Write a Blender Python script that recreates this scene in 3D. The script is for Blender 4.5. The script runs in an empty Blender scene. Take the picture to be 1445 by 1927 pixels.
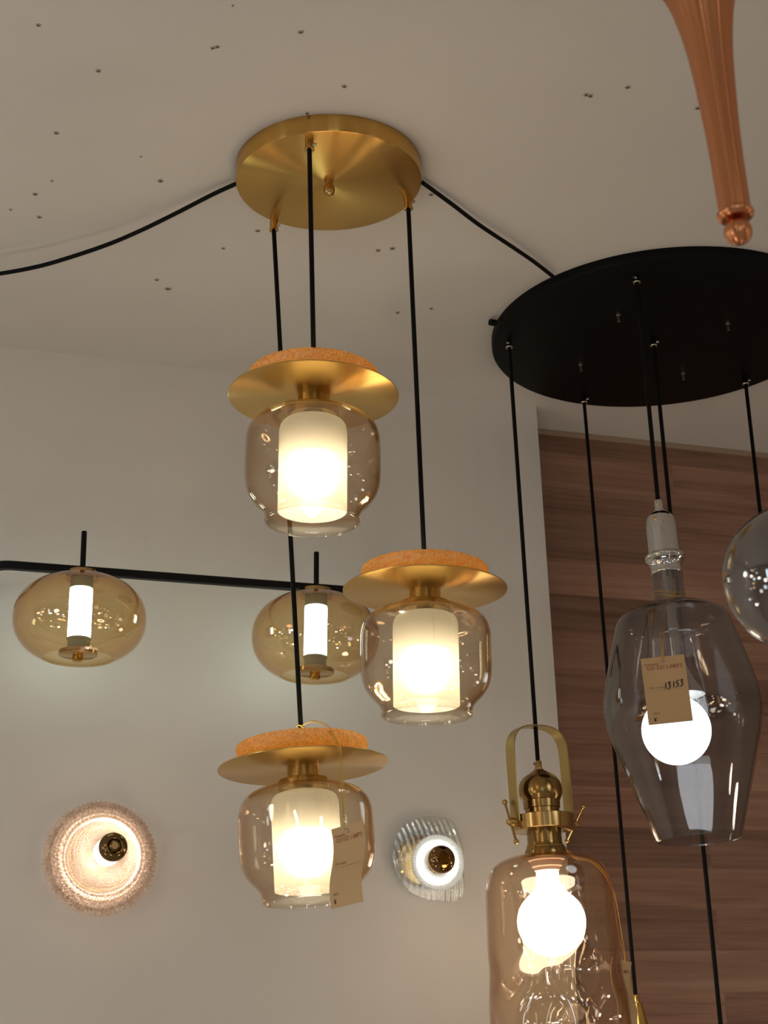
import bpy, bmesh, math, random
from mathutils import Vector, Matrix, noise
random.seed(7)
W, H, F = 1445, 1927, 2950.2
PI = math.pi
sc = bpy.context.scene
COL = sc.collection
# ------------------------------------------------------------------ camera
pitch, roll, yaw = [math.radians(a) for a in (19.904, -1.8428, 19.2826)]
R0 = Vector((1, 0, 0)); U0 = Vector((0, -math.sin(pitch), math.cos(pitch))); D0 = Vector((0, math.cos(pitch), math.sin(pitch)))
Rr = math.cos(roll) * R0 + math.sin(roll) * U0
Ur = -math.sin(roll) * R0 + math.cos(roll) * U0
RZ = Matrix.Rotation(-yaw, 3, 'Z')
RT, UP, FW = RZ @ Rr, RZ @ Ur, RZ @ D0
EYE = Vector((0, 0, 1.5)); ZC = 2.78; YW = 2.664; YT = 2.772
cam = bpy.data.objects.new('camera', bpy.data.cameras.new('camera'))
COL.objects.link(cam)
m = Matrix((RT, UP, -FW)).transposed().to_4x4(); m.translation = EYE
cam.matrix_world = m
cam.data.sensor_fit = 'VERTICAL'; cam.data.sensor_height = 32.0; cam.data.lens = F / H * 32.0
cam.data.clip_start = 0.02
cam.data.dof.use_dof = True; cam.data.dof.focus_distance = 2.35; cam.data.dof.aperture_fstop = cam.data.lens / 1000 / 0.0045
sc.camera = cam

def ray(x, y): return FW + RT * ((x - W / 2) / F) - UP * ((y - H / 2) / F)
def at_z(x, y, z): v = ray(x, y); return EYE + v * ((z - EYE.z) / v.z)
def at_y(x, y, Y): v = ray(x, y); return EYE + v * (Y / v.y)
def at_h(x, y, hd): v = ray(x, y); return EYE + v * (hd / math.hypot(v.x, v.y))
def depth(P): return (P - EYE).dot(FW)
def hd_of(P): return math.hypot(P.x, P.y)

# ------------------------------------------------------------------ materials
def mat(name):
    mt = bpy.data.materials.new(name); mt.use_nodes = True
    nt = mt.node_tree; nt.nodes.clear()
    out = nt.nodes.new('ShaderNodeOutputMaterial')
    return mt, nt, out
def N(nt, t, **k):
    n = nt.nodes.new(t)
    for a, b in k.items():
        if a in n.inputs.keys() if hasattr(n.inputs, 'keys') else False: n.inputs[a].default_value = b
        else: setattr(n, a, b)
    return n
def c4(c): return (c[0], c[1], c[2], 1)
def principled(name, color, rough=.5, metal=0.0, aniso=0.0, tangent=False, bump=None, spec=.5, coat=0, rot=0.0):
    mt, nt, out = mat(name)
    b = nt.nodes.new('ShaderNodeBsdfPrincipled')
    b.inputs['Base Color'].default_value = c4(color); b.inputs['Roughness'].default_value = rough
    b.inputs['Metallic'].default_value = metal; b.inputs['Specular IOR Level'].default_value = spec
    b.inputs['Anisotropic'].default_value = aniso; b.inputs['Anisotropic Rotation'].default_value = rot
    b.inputs['Coat Weight'].default_value = coat
    if tangent:
        t = nt.nodes.new('ShaderNodeTangent'); t.direction_type = 'RADIAL'; t.axis = 'Z'
        nt.links.new(t.outputs[0], b.inputs['Tangent'])
    if bump:
        tc = nt.nodes.new('ShaderNodeTexCoord'); nz = nt.nodes.new('ShaderNodeTexNoise')
        nz.inputs['Scale'].default_value = bump[0]; nz.inputs['Detail'].default_value = 6
        bp = nt.nodes.new('ShaderNodeBump'); bp.inputs['Strength'].default_value = bump[1]; bp.inputs['Distance'].default_value = bump[2]
        nt.links.new(tc.outputs['Object'], nz.inputs['Vector']); nt.links.new(nz.outputs[0], bp.inputs['Height']); nt.links.new(bp.outputs[0], b.inputs['Normal'])
    nt.links.new(b.outputs[0], out.inputs[0])
    return mt
def emit(name, color, s):
    mt, nt, out = mat(name)
    e = nt.nodes.new('ShaderNodeEmission'); e.inputs[0].default_value = c4(color); e.inputs[1].default_value = s
    nt.links.new(e.outputs[0], out.inputs[0]); return mt
def mth(nt, op, a, b=None):
    n = nt.nodes.new('ShaderNodeMath'); n.operation = op
    for i, v in enumerate((a, b)):
        if v is None: continue
        if isinstance(v, (int, float)): n.inputs[i].default_value = v
        else: nt.links.new(v, n.inputs[i])
    return n.outputs[0]
def thin_glass(name, tint, edge, f0=.045, rough=.015, gl=(1, 1, 1), bump=None, scatter=0, scol=(1, 1, 1)):
    """thin blown glass: clear tinted transmission with fresnel reflection; tint deepens where the wall is seen edge-on"""
    mt, nt, out = mat(name)
    lw = nt.nodes.new('ShaderNodeLayerWeight'); lw.inputs['Blend'].default_value = .5
    f = lw.outputs['Facing']
    fr = mth(nt, 'ADD', mth(nt, 'MULTIPLY', mth(nt, 'POWER', f, 5.0), 1 - f0), f0)
    mx = nt.nodes.new('ShaderNodeMix'); mx.data_type = 'RGBA'
    mx.inputs[6].default_value = c4(tint); mx.inputs[7].default_value = c4(edge)
    nt.links.new(mth(nt, 'POWER', f, 3.0), mx.inputs[0])
    tr = nt.nodes.new('ShaderNodeBsdfTransparent'); nt.links.new(mx.outputs[2], tr.inputs[0])
    gb = nt.nodes.new('ShaderNodeBsdfGlossy'); gb.inputs['Color'].default_value = c4(gl); gb.inputs['Roughness'].default_value = rough
    first = tr.outputs[0]
    if scatter:
        tl = nt.nodes.new('ShaderNodeBsdfTranslucent'); tl.inputs[0].default_value = c4(scol)
        df = nt.nodes.new('ShaderNodeBsdfDiffuse'); df.inputs[0].default_value = c4(scol)
        m1 = nt.nodes.new('ShaderNodeMixShader'); m1.inputs[0].default_value = .35
        nt.links.new(tl.outputs[0], m1.inputs[1]); nt.links.new(df.outputs[0], m1.inputs[2])
        m2 = nt.nodes.new('ShaderNodeMixShader'); m2.inputs[0].default_value = scatter
        nt.links.new(first, m2.inputs[1]); nt.links.new(m1.outputs[0], m2.inputs[2]); first = m2.outputs[0]
    ms = nt.nodes.new('ShaderNodeMixShader')
    nt.links.new(fr, ms.inputs[0]); nt.links.new(first, ms.inputs[1]); nt.links.new(gb.outputs[0], ms.inputs[2])
    if bump: bump(nt, [gb, lw] + ([tl, df] if scatter else []))
    nt.links.new(ms.outputs[0], out.inputs[0])
    return mt

# walls and ceiling ---------------------------------------------------
def paint(name, c1, c2, scale, rough, spec, bump=.08, sparkle=False):
    mt, nt, out = mat(name)
    tc = nt.nodes.new('ShaderNodeTexCoord'); nz = nt.nodes.new('ShaderNodeTexNoise'); nz.inputs['Scale'].default_value = scale; nz.inputs['Detail'].default_value = 5
    mx = nt.nodes.new('ShaderNodeMix'); mx.data_type = 'RGBA'; mx.inputs[6].default_value = c4(c1); mx.inputs[7].default_value = c4(c2)
    nt.links.new(tc.outputs['Object'], nz.inputs['Vector']); nt.links.new(nz.outputs[0], mx.inputs[0])
    b = nt.nodes.new('ShaderNodeBsdfPrincipled'); b.inputs['Roughness'].default_value = rough; b.inputs['Specular IOR Level'].default_value = spec
    nt.links.new(mx.outputs[2], b.inputs['Base Color'])
    n2 = nt.nodes.new('ShaderNodeTexNoise'); n2.inputs['Scale'].default_value = 260; n2.inputs['Detail'].default_value = 3
    nt.links.new(tc.outputs['Object'], n2.inputs['Vector'])
    bp = nt.nodes.new('ShaderNodeBump'); bp.inputs['Strength'].default_value = bump; bp.inputs['Distance'].default_value = .002
    nt.links.new(n2.outputs[0], bp.inputs['Height']); nt.links.new(bp.outputs[0], b.inputs['Normal'])
    nt.links.new(b.outputs[0], out.inputs[0]); return mt
def wood_mat():
    mt, nt, out = mat('walnut_laminate')
    tc = nt.nodes.new('ShaderNodeTexCoord')
    sx = nt.nodes.new('ShaderNodeSeparateXYZ'); nt.links.new(tc.outputs['Object'], sx.inputs[0])
    cx = nt.nodes.new('ShaderNodeCombineXYZ'); nt.links.new(sx.outputs['X'], cx.inputs[0]); nt.links.new(sx.outputs['Z'], cx.inputs[1])
    br = nt.nodes.new('ShaderNodeTexBrick'); br.offset = .37; br.offset_frequency = 2
    br.inputs['Color1'].default_value = (0, 0, 0, 1); br.inputs['Color2'].default_value = (1, 1, 1, 1); br.inputs['Mortar'].default_value = (.3, .3, .3, 1)
    br.inputs['Scale'].default_value = 1; br.inputs['Mortar Size'].default_value = 0.0006; br.inputs['Brick Width'].default_value = .62; br.inputs['Row Height'].default_value = .078
    br.inputs['Bias'].default_value = 0
    nt.links.new(cx.outputs[0], br.inputs['Vector'])
    # grain: long soft figure plus fine pores, shifted plank by plank
    sc3 = nt.nodes.new('ShaderNodeVectorMath'); sc3.operation = 'SCALE'; sc3.inputs['Scale'].default_value = 37
    nt.links.new(br.outputs['Color'], sc3.inputs[0])
    def grain(mult, detail, dist, rough):
        sh = nt.nodes.new('ShaderNodeVectorMath'); sh.operation = 'MULTIPLY'; sh.inputs[1].default_value = mult
        nt.links.new(cx.outputs[0], sh.inputs[0])
        off = nt.nodes.new('ShaderNodeVectorMath'); off.operation = 'ADD'
        nt.links.new(sh.outputs[0], off.inputs[0]); nt.links.new(sc3.outputs[0], off.inputs[1])
        nz = nt.nodes.new('ShaderNodeTexNoise'); nz.inputs['Scale'].default_value = 1.0; nz.inputs['Detail'].default_value = detail; nz.inputs['Distortion'].default_value = dist; nz.inputs['Roughness'].default_value = rough
        nt.links.new(off.outputs[0], nz.inputs['Vector']); return nz.outputs[0]
    mixg = mth(nt, 'ADD', mth(nt, 'MULTIPLY', grain((1.3, 17, 1), 5, .9, .55), .62), mth(nt, 'MULTIPLY', grain((4, 120, 1), 4, .3, .6), .38))
    rp = nt.nodes.new('ShaderNodeValToRGB'); e = rp.color_ramp.elements
    e[0].position = .32; e[0].color = (.155, .079, .054, 1); e[1].position = .68; e[1].color = (.34, .20, .14, 1)
    el = rp.color_ramp.elements.new(.5); el.color = (.26, .14, .097, 1)
    nt.links.new(mixg, rp.inputs[0])
    hs = nt.nodes.new('ShaderNodeHueSaturation'); nt.links.new(rp.outputs[0], hs.inputs['Color'])
    nt.links.new(mth(nt, 'ADD', mth(nt, 'MULTIPLY', br.outputs['Color'], .5), .78), hs.inputs['Value'])
    b = nt.nodes.new('ShaderNodeBsdfPrincipled'); b.inputs['Roughness'].default_value = .55; b.inputs['Specular IOR Level'].default_value = .25
    nt.links.new(hs.outputs[0], b.inputs['Base Color'])
    nt.links.new(b.outputs[0], out.inputs[0]); return mt

M = {}
M['ceiling'] = paint('ceiling_paint', (.68, .645, .615), (.635, .60, .57), 1.7, .75, .15)
M['wall'] = paint('wall_paper', (.70, .66, .615), (.665, .625, .58), 2.0, .42, .3, .25)
M['plain'] = paint('plain_paint', (.55, .49, .42), (.5, .44, .38), 1.5, .7, .2)
M['floor'] = paint('floor_tile', (.52, .48, .43), (.46, .42, .37), 1.2, .35, .4)
M['wood'] = wood_mat()
M['brass_disc'] = principled('turned_brass', (.62, .41, .12), .30, 1, .85, True, rot=.25)
M['brass_canopy'] = principled('turned_antique_brass', (.60, .36, .10), .25, 1, .96, True, rot=.25)
M['brass'] = principled('antique_brass', (.50, .33, .12), .22, 1, .5, True, rot=.25)
M['brass_dark'] = principled('dark_antique_brass', (.34, .21, .075), .22, 1, .5, True, rot=.25)
M['brass_bright'] = principled('bright_brass', (.66, .42, .12), .12, 1)
M['strap'] = principled('satin_brass_strap', (.50, .37, .14), .32, 1)
M['bronze_knob'] = principled('bronze_knob', (.20, .13, .05), .16, 1)
M['copper'] = principled('polished_copper', (.64, .265, .12), .22, 1, .92, True, rot=.25)
M['chrome'] = principled('chrome', (.62, .61, .60), .07, 1)
M['steel'] = principled('steel_screw', (.55, .50, .42), .3, 1)
M['black_metal'] = principled('black_powder_coat', (.004, .004, .004), .5, 0, spec=.1)
M['black_bar'] = principled('black_bar_paint', (.004, .004, .005), .45, 0, spec=.18)
M['cord'] = principled('black_cord', (.004, .004, .004), .55, 0, spec=.12)
M['amber'] = thin_glass('amber_glass', (.965, .92, .85), (.72, .50, .25), .07)
M['amber2'] = thin_glass('deep_amber_glass', (.955, .88, .735), (.74, .50, .23), .085)
M['peach'] = thin_glass('peach_glass', (.955, .89, .80), (.70, .46, .26), .085)
M['smoke'] = thin_glass('smoke_glass', (.80, .785, .785), (.42, .38, .37), .075)
M['globe'] = thin_glass('grey_mirror_globe', (.54, .51, .50), (.34, .31, .29), .19)
M['clear'] = thin_glass('clear_glass', (.97, .975, .965), (.72, .76, .70), .04)
M['clearbulb'] = thin_glass('bulb_glass', (.96, .93, .88), (.8, .7, .55), .06)
M['bulb_warm'] = emit('bulb_warm', (1, .89, .73), 15)
M['bulb_globe'] = emit('globe_bulb_warm', (1, .90, .80), 10)
M['bulb_cool'] = emit('globe_bulb_cool', (.86, .95, 1), 4.5)
M['dish_glow_fill'] = emit('dish_glow_fill', (1, .88, .62), 17)  # emission for the added ring that makes the crystal dish glow
M['tube_cool'] = emit('led_tube_cool', (.55, .79, 1), 18)
M['led_ring'] = emit('led_ring_white', (1, .97, .9), 2.2)
M['plastic'] = principled('white_plastic', (.75, .74, .70), .4)
M['acrylic'] = principled('pale_green_acrylic', (.36, .40, .28), .25)
M['card'] = principled('tan_card', (.57, .38, .19), .6, bump=(40, .05, .001))
M['gold_string'] = principled('gold_elastic_string', (.62, .36, .05), .35, .6)
M['red_ink'] = principled('red_ink', (.30, .025, .012), .6)
M['grey_ink'] = principled('brown_ink', (.22, .13, .06), .6)
M['black_ink'] = principled('black_ink', (.012, .008, .01), .5)
M['hole'] = principled('dark_plaster_hole', (.05, .035, .025), .9)
M['hole_rim'] = principled('chipped_plaster', (.42, .36, .30), .9)

def opal():
    mt, nt, out = mat('opal_glass')
    tl = nt.nodes.new('ShaderNodeBsdfTranslucent'); tl.inputs[0].default_value = (.95, .91, .75, 1)
    df = nt.nodes.new('ShaderNodeBsdfDiffuse'); df.inputs[0].default_value = (.80, .76, .63, 1)
    gb = nt.nodes.new('ShaderNodeBsdfGlossy'); gb.inputs['Roughness'].default_value = .06
    rf = nt.nodes.new('ShaderNodeBsdfRefraction'); rf.inputs['Roughness'].default_value = .62; rf.inputs['IOR'].default_value = 1.33; rf.inputs['Color'].default_value = (.95, .90, .78, 1)
    m0 = nt.nodes.new('ShaderNodeMixShader'); m0.inputs[0].default_value = .30
    nt.links.new(tl.outputs[0], m0.inputs[1]); nt.links.new(rf.outputs[0], m0.inputs[2]); tl = m0
    m1 = nt.nodes.new('ShaderNodeMixShader'); m1.inputs[0].default_value = .45
    nt.links.new(tl.outputs[0], m1.inputs[1]); nt.links.new(df.outputs[0], m1.inputs[2])
    m2 = nt.nodes.new('ShaderNodeMixShader'); m2.inputs[0].default_value = .04
    nt.links.new(m1.outputs[0], m2.inputs[1]); nt.links.new(gb.outputs[0], m2.inputs[2])
    nt.links.new(m2.outputs[0], out.inputs[0]); return mt
M['opal'] = opal()
def ice():
    mt, nt, out = mat('amber_ice_glass')
    tc = nt.nodes.new('ShaderNodeTexCoord')
    nz = nt.nodes.new('ShaderNodeTexNoise'); nz.inputs['Scale'].default_value = 420; nz.inputs['Detail'].default_value = 4
    nt.links.new(tc.outputs['Object'], nz.inputs['Vector'])
    rp = nt.nodes.new('ShaderNodeValToRGB'); e = rp.color_ramp.elements
    e[0].position = .34; e[0].color = (.80, .33, .03, 1); e[1].position = .66; e[1].color = (1, .84, .40, 1)
    k = rp.color_ramp.elements.new(.48); k.color = (1, .58, .10, 1)
    nt.links.new(nz.outputs[0], rp.inputs[0])
    bp = nt.nodes.new('ShaderNodeBump'); bp.inputs['Strength'].default_value = .8; bp.inputs['Distance'].default_value = .002
    nt.links.new(nz.outputs[0], bp.inputs['Height'])
    tl = nt.nodes.new('ShaderNodeBsdfTranslucent'); df = nt.nodes.new('ShaderNodeBsdfDiffuse')
    gb = nt.nodes.new('ShaderNodeBsdfGlossy'); gb.inputs['Roughness'].default_value = .12; gb.inputs['Color'].default_value = (1, .9, .85, 1)
    for s in (tl, df):
        nt.links.new(rp.outputs[0], s.inputs[0])
    for s in (tl, df, gb): nt.links.new(bp.outputs[0], s.inputs['Normal'])
    m1 = nt.nodes.new('ShaderNodeMixShader'); m1.inputs[0].default_value = .45
    nt.links.new(tl.outputs[0], m1.inputs[1]); nt.links.new(df.outputs[0], m1.inputs[2])
    m2 = nt.nodes.new('ShaderNodeMixShader'); m2.inputs[0].default_value = .12
    nt.links.new(m1.outputs[0], m2.inputs[1]); nt.links.new(gb.outputs[0], m2.inputs[2])
    nt.links.new(m2.outputs[0], out.inputs[0]); return mt
M['ice'] = ice()

# ------------------------------------------------------------------ mesh helpers
def finish(bm, sharp=38):
    bmesh.ops.recalc_face_normals(bm, faces=bm.faces)
    for f in bm.faces: f.smooth = True
    a = math.radians(sharp)
    for e in bm.edges:
        if len(e.link_faces) == 2 and e.calc_face_angle(0) > a: e.smooth = False
def obj(name, bm, mt, parent=None, sharp=38, smooth=True):
    if smooth: finish(bm, sharp)
    else: bmesh.ops.recalc_face_normals(bm, faces=bm.faces)
    me = bpy.data.meshes.new(name); bm.to_mesh(me); bm.free()
    me.materials.append(mt)
    o = bpy.data.objects.new(name, me); COL.objects.link(o)
    if parent is not None: o.parent = parent
    return o
def thing(name, label, cat, mw=None, group=None):
    o = bpy.data.objects.new(name, None); COL.objects.link(o)
    o.empty_display_size = .05
    if mw is not None: o.matrix_world = mw
    o['label'] = label; o['category'] = cat
    if group: o['group'] = group
    return o
def tag(o, label, cat, group=None):
    o['label'] = label; o['category'] = cat
    if group: o['group'] = group
    return o
def struct(o): o['kind'] = 'structure'; return o
def lathe(prof, seg=64, closed=False, fn=None, bm=None):
    """prof: list of (r, z); closed joins last to first (a shell). fn(r, z, angle) -> (r, z)"""
    bm = bm or bmesh.new(); rings = []
    for r, z in prof:
        if r < 1e-7 and fn is None: rings.append([bm.verts.new((0, 0, z))]); continue
        row = []
        for i in range(seg):
            a = 2 * PI * i / seg
            rr, zz = fn(r, z, a) if fn else (r, z)
            row.append(bm.verts.new((rr * math.cos(a), rr * math.sin(a), zz)))
        rings.append(row)
    n = len(rings)
    for j in range(n if closed else n - 1):
        A, B = rings[j], rings[(j + 1) % n]
        for i in range(seg):
            k = (i + 1) % seg
            if len(A) == 1 and len(B) == 1: continue
            if len(A) == 1: bm.faces.new((A[0], B[i], B[k]))
            elif len(B) == 1: bm.faces.new((A[i], A[k], B[0]))
            else: bm.faces.new((A[i], A[k], B[k], B[i]))
    return bm
def solid(prof, seg=64, **k):
    """closed turned solid: caps both ends to the axis"""
    p = list(prof)
    if p[0][0] > 0: p = [(0, p[0][1])] + p
    if p[-1][0] > 0: p = p + [(0, p[-1][1])]
    return lathe(p, seg, **k)
def smoothprof(pts, n=6):
    """Catmull-Rom through profile points"""
    out = []
    P = [pts[0]] + list(pts) + [pts[-1]]
    for i in range(1, len(P) - 2):
        for k in range(n):
            t = k / n
            q = []
            for d in (0, 1):
                a, b, c, e = P[i - 1][d], P[i][d], P[i + 1][d], P[i + 2][d]
                q.append(.5 * (2 * b + (c - a) * t + (2 * a - 5 * b + 4 * c - e) * t * t + (3 * b - a - 3 * c + e) * t ** 3))
            out.append((max(q[0], 0), q[1]))
    out.append(pts[-1]); return out
def shell(prof, th):
    """outer profile -> closed shell profile with wall thickness th and a rounded lip"""
    inner = []
    n = len(prof)
    for i, (r, z) in enumerate(prof):
        a = prof[max(0, i - 1)]; b = prof[min(n - 1, i + 1)]
        dr, dz = b[0] - a[0], b[1] - a[1]; L = math.hypot(dr, dz) or 1
        nr, nz = dz / L, -dr / L          # turned to the right of travel
        inner.append((max(r + nr * th, 1e-4), z + nz * th))
    return list(prof) + inner[::-1]
def tube(bm, pts, r, seg=10, cap=True):
    pts = [Vector(p) for p in pts]; rings = []
    n = len(pts); prev = None
    for i, p in enumerate(pts):
        t = (pts[min(n - 1, i + 1)] - pts[max(0, i - 1)]).normalized()
        if prev is None:
            a = Vector((0, 0, 1)) if abs(t.z) < .9 else Vector((1, 0, 0))
            x = t.cross(a).normalized()
        else: x = (prev - t * prev.dot(t)).normalized()
        prev = x; y = t.cross(x)
        rr = r[i] if isinstance(r, (list, tuple)) else r
        rings.append([bm.verts.new(p + (x * math.cos(2 * PI * k / seg) + y * math.sin(2 * PI * k / seg)) * rr) for k in range(seg)])
    for A, B in zip(rings, rings[1:]):
        for i in range(seg): bm.faces.new((A[i], A[(i + 1) % seg], B[(i + 1) % seg], B[i]))
    if cap: bm.faces.new(rings[0][::-1]); bm.faces.new(rings[-1])
    return bm
def spline(pts, n=8):
    pts = [Vector(p) for p in pts]; P = [pts[0]] + pts + [pts[-1]]; out = []
    for i in range(1, len(P) - 2):
        a, b, c, e = P[i - 1:i + 3]
        for k in range(n):
            t = k / n
            out.append(.5 * (2 * b + (c - a) * t + (2 * a - 5 * b + 4 * c - e) * t * t + (3 * b - a - 3 * c + e) * t ** 3))
    out.append(pts[-1]); return out
def box(bm, lo, hi, bev=0):
    r = bmesh.ops.create_cube(bm, size=1)
    for v in r['verts']:
        v.co = Vector([(lo[i] + hi[i]) / 2 + v.co[i] * (hi[i] - lo[i]) for i in range(3)])
    if bev: bmesh.ops.bevel(bm, geom=list({e for v in r['verts'] for e in v.link_edges}), offset=bev, segments=2, affect='EDGES', profile=.5)
    return bm
def ball(bm, c, r, seg=24, sz=1):
    q = bmesh.ops.create_uvsphere(bm, u_segments=seg, v_segments=seg // 2, radius=r)
    for v in q['verts']: v.co = Vector((v.co.x, v.co.y, v.co.z * sz)) + Vector(c)
    return bm
class Frame:
    """an upright axis seen in the photo from pixel a (top) down to pixel b; hd = plan distance of the axis from the eye"""
    def __init__(s, a, b, hd, hdb=None):
        s.P = at_h(*a, hd); Q = at_h(*b, hdb or hd)
        up = (s.P - Q).normalized(); x = (RT - up * RT.dot(up)).normalized(); y = up.cross(x)
        s.mw = Matrix((x, y, up)).transposed().to_4x4(); s.mw.translation = s.P
        s.inv = s.mw.inverted()
        s.L = math.dist(a, b); s.k = (s.P - Q).length / s.L
        s.r = (depth(s.P) + depth(Q)) / 2 / F
    def prof(s, pts): return [(r * s.r, -t * s.k) for t, r in pts]
    def loc(s, P): return s.inv @ P
def grip_parts(parent, fr_z, r, h, mt, side=1, screw=True):
    """cord grip: short sleeve with a lip and a side screw, local coordinates, top of lamp at fr_z going up h"""
    g = obj('cord_grip', solid([(r * 1.25, fr_z), (r * 1.25, fr_z + h * .12), (r, fr_z + h * .18), (r, fr_z + h * .9), (r * .85, fr_z + h)], 24), mt, parent)
    if screw:
        bm = bmesh.new(); tube(bm, [(side * r * .6, -r * .7, fr_z + h * .6), (side * r * 1.2, -r * 1.5, fr_z + h * .6)], r * .42, 12)
        obj('grip_screw', bm, M['steel'], g)
    return g

# ------------------------------------------------------------------ the room
XC = at_y(1009, 768, YW).x
def slab(name, lo, hi, mt):
    return struct(obj(name, box(bmesh.new(), lo, hi), mt, smooth=False))
ceil = slab('ceiling', (-4, -5, ZC), (4.2, YT + .2, ZC + .1), M['ceiling'])
slab('floor', (-4, -5, -.1), (4.2, YT + .2, 0), M['floor'])
slab('wall_left', (-4, YW, 0), (XC, YT + .2, ZC), M['wall'])
slab('wall_back', (XC, YT, 0), (4.2, YT + .2, ZC), M['wood'])
slab('wall_right', (4.2, -5, -.1), (4.3, YT + .2, ZC + .1), M['plain'])
slab('wall_side', (-4.1, -5, -.1), (-4, YT + .2, ZC + .1), M['plain'])
slab('wall_front', (-4.1, -5.1, -.1), (4.3, -5, ZC + .1), M['plain'])
slab('trim_1', (XC, YT - .004, ZC - .012), (4.2, YT, ZC - .0006), principled('trim_strip', (.34, .24, .17), .6))

# screw holes and chips in the ceiling board
holes = [(72,47,4),(185,133,4.5),(400,90,4),(409,88,4),(566,60,5),(648,162,4.5),(106,250,4.5),(66,365,5),(74,408,4.5),(302,340,5.5),(578,213,4),(194,463,3.5),(485,434,4.5),(420,467,3.5),(295,526,4),(316,543,5.5),(711,471,4.5),(738,467,5),(748,588,4),(811,580,4),(1103,178,4.5),(1111,180,5),(1181,164,4.5),(1312,203,5),(811,366,4),(438,10,2),(98,340,2.5),(20,394,2.5),(265,294,2),(778,378,3.5)]
for i, (x, y, r) in enumerate(holes):
    P = at_z(x, y, ZC); s = r * depth(P) / F
    rr = random.Random(i)
    bm = bmesh.new(); n = 18
    ph = [rr.uniform(.75, 1.25) for _ in range(n)]
    def fn(q, z, a): return q * ph[int(a / (2 * PI) * n + .5) % n], z
    lathe([(s * 1.15, .0), (s * 1.0, -.0012), (s * .7, -.0014), (s * .55, -.0004)], n, fn=fn, bm=bm)
    o = obj('screw_hole', bm, M['hole_rim'], ceil); o.location = P
    bm = bmesh.new(); ball(bm, (0, 0, -.0004), s * .72, 12, .25); c = obj('hole_core', bm, M['hole'], o)

# ------------------------------------------------------------------ brass canopy
ZF = ZC - .028
Pc = at_z(619, 346, ZF); Rb = .1365
cm = Matrix.Translation((Pc.x, Pc.y, ZC))
can = thing('ceiling_canopy', 'round turned-brass ceiling plate from which three black cords drop', 'ceiling plate', cm)
obj('plate', solid([(Rb * 1.012, 0), (Rb * 1.012, -.024), (Rb * 1.004, -.0272), (Rb * .99, -.028)], 128), M['brass_canopy'], can)
obj('centre_knob', solid(smoothprof([(.0055, -.028), (.0055, -.031), (.008, -.034), (.0085, -.040), (.006, -.046), (.0001, -.048)], 4), 32), M['brass'], can)
grips = {'A': (582, 272), 'B': (768, 384), 'C': (515, 424)}
GP = {}
for k, q in grips.items():
    P = at_z(q[0], q[1], ZF - .006); GP[k] = P
    lx, ly = P.x - Pc.x, P.y - Pc.y
    g = obj('cord_grip', solid([(.0062, 0), (.0062, -.013), (.0072, -.0135), (.0072, -.0155), (.0055, -.016)], 24), M['brass'], can); g.location = (lx, ly, -.0275)
    bm = bmesh.new(); tube(bm, [(.004, -.004, -.009), (.0085, -.0065, -.009)], .0024, 12); obj('grip_screw', bm, M['steel'], g)

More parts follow.
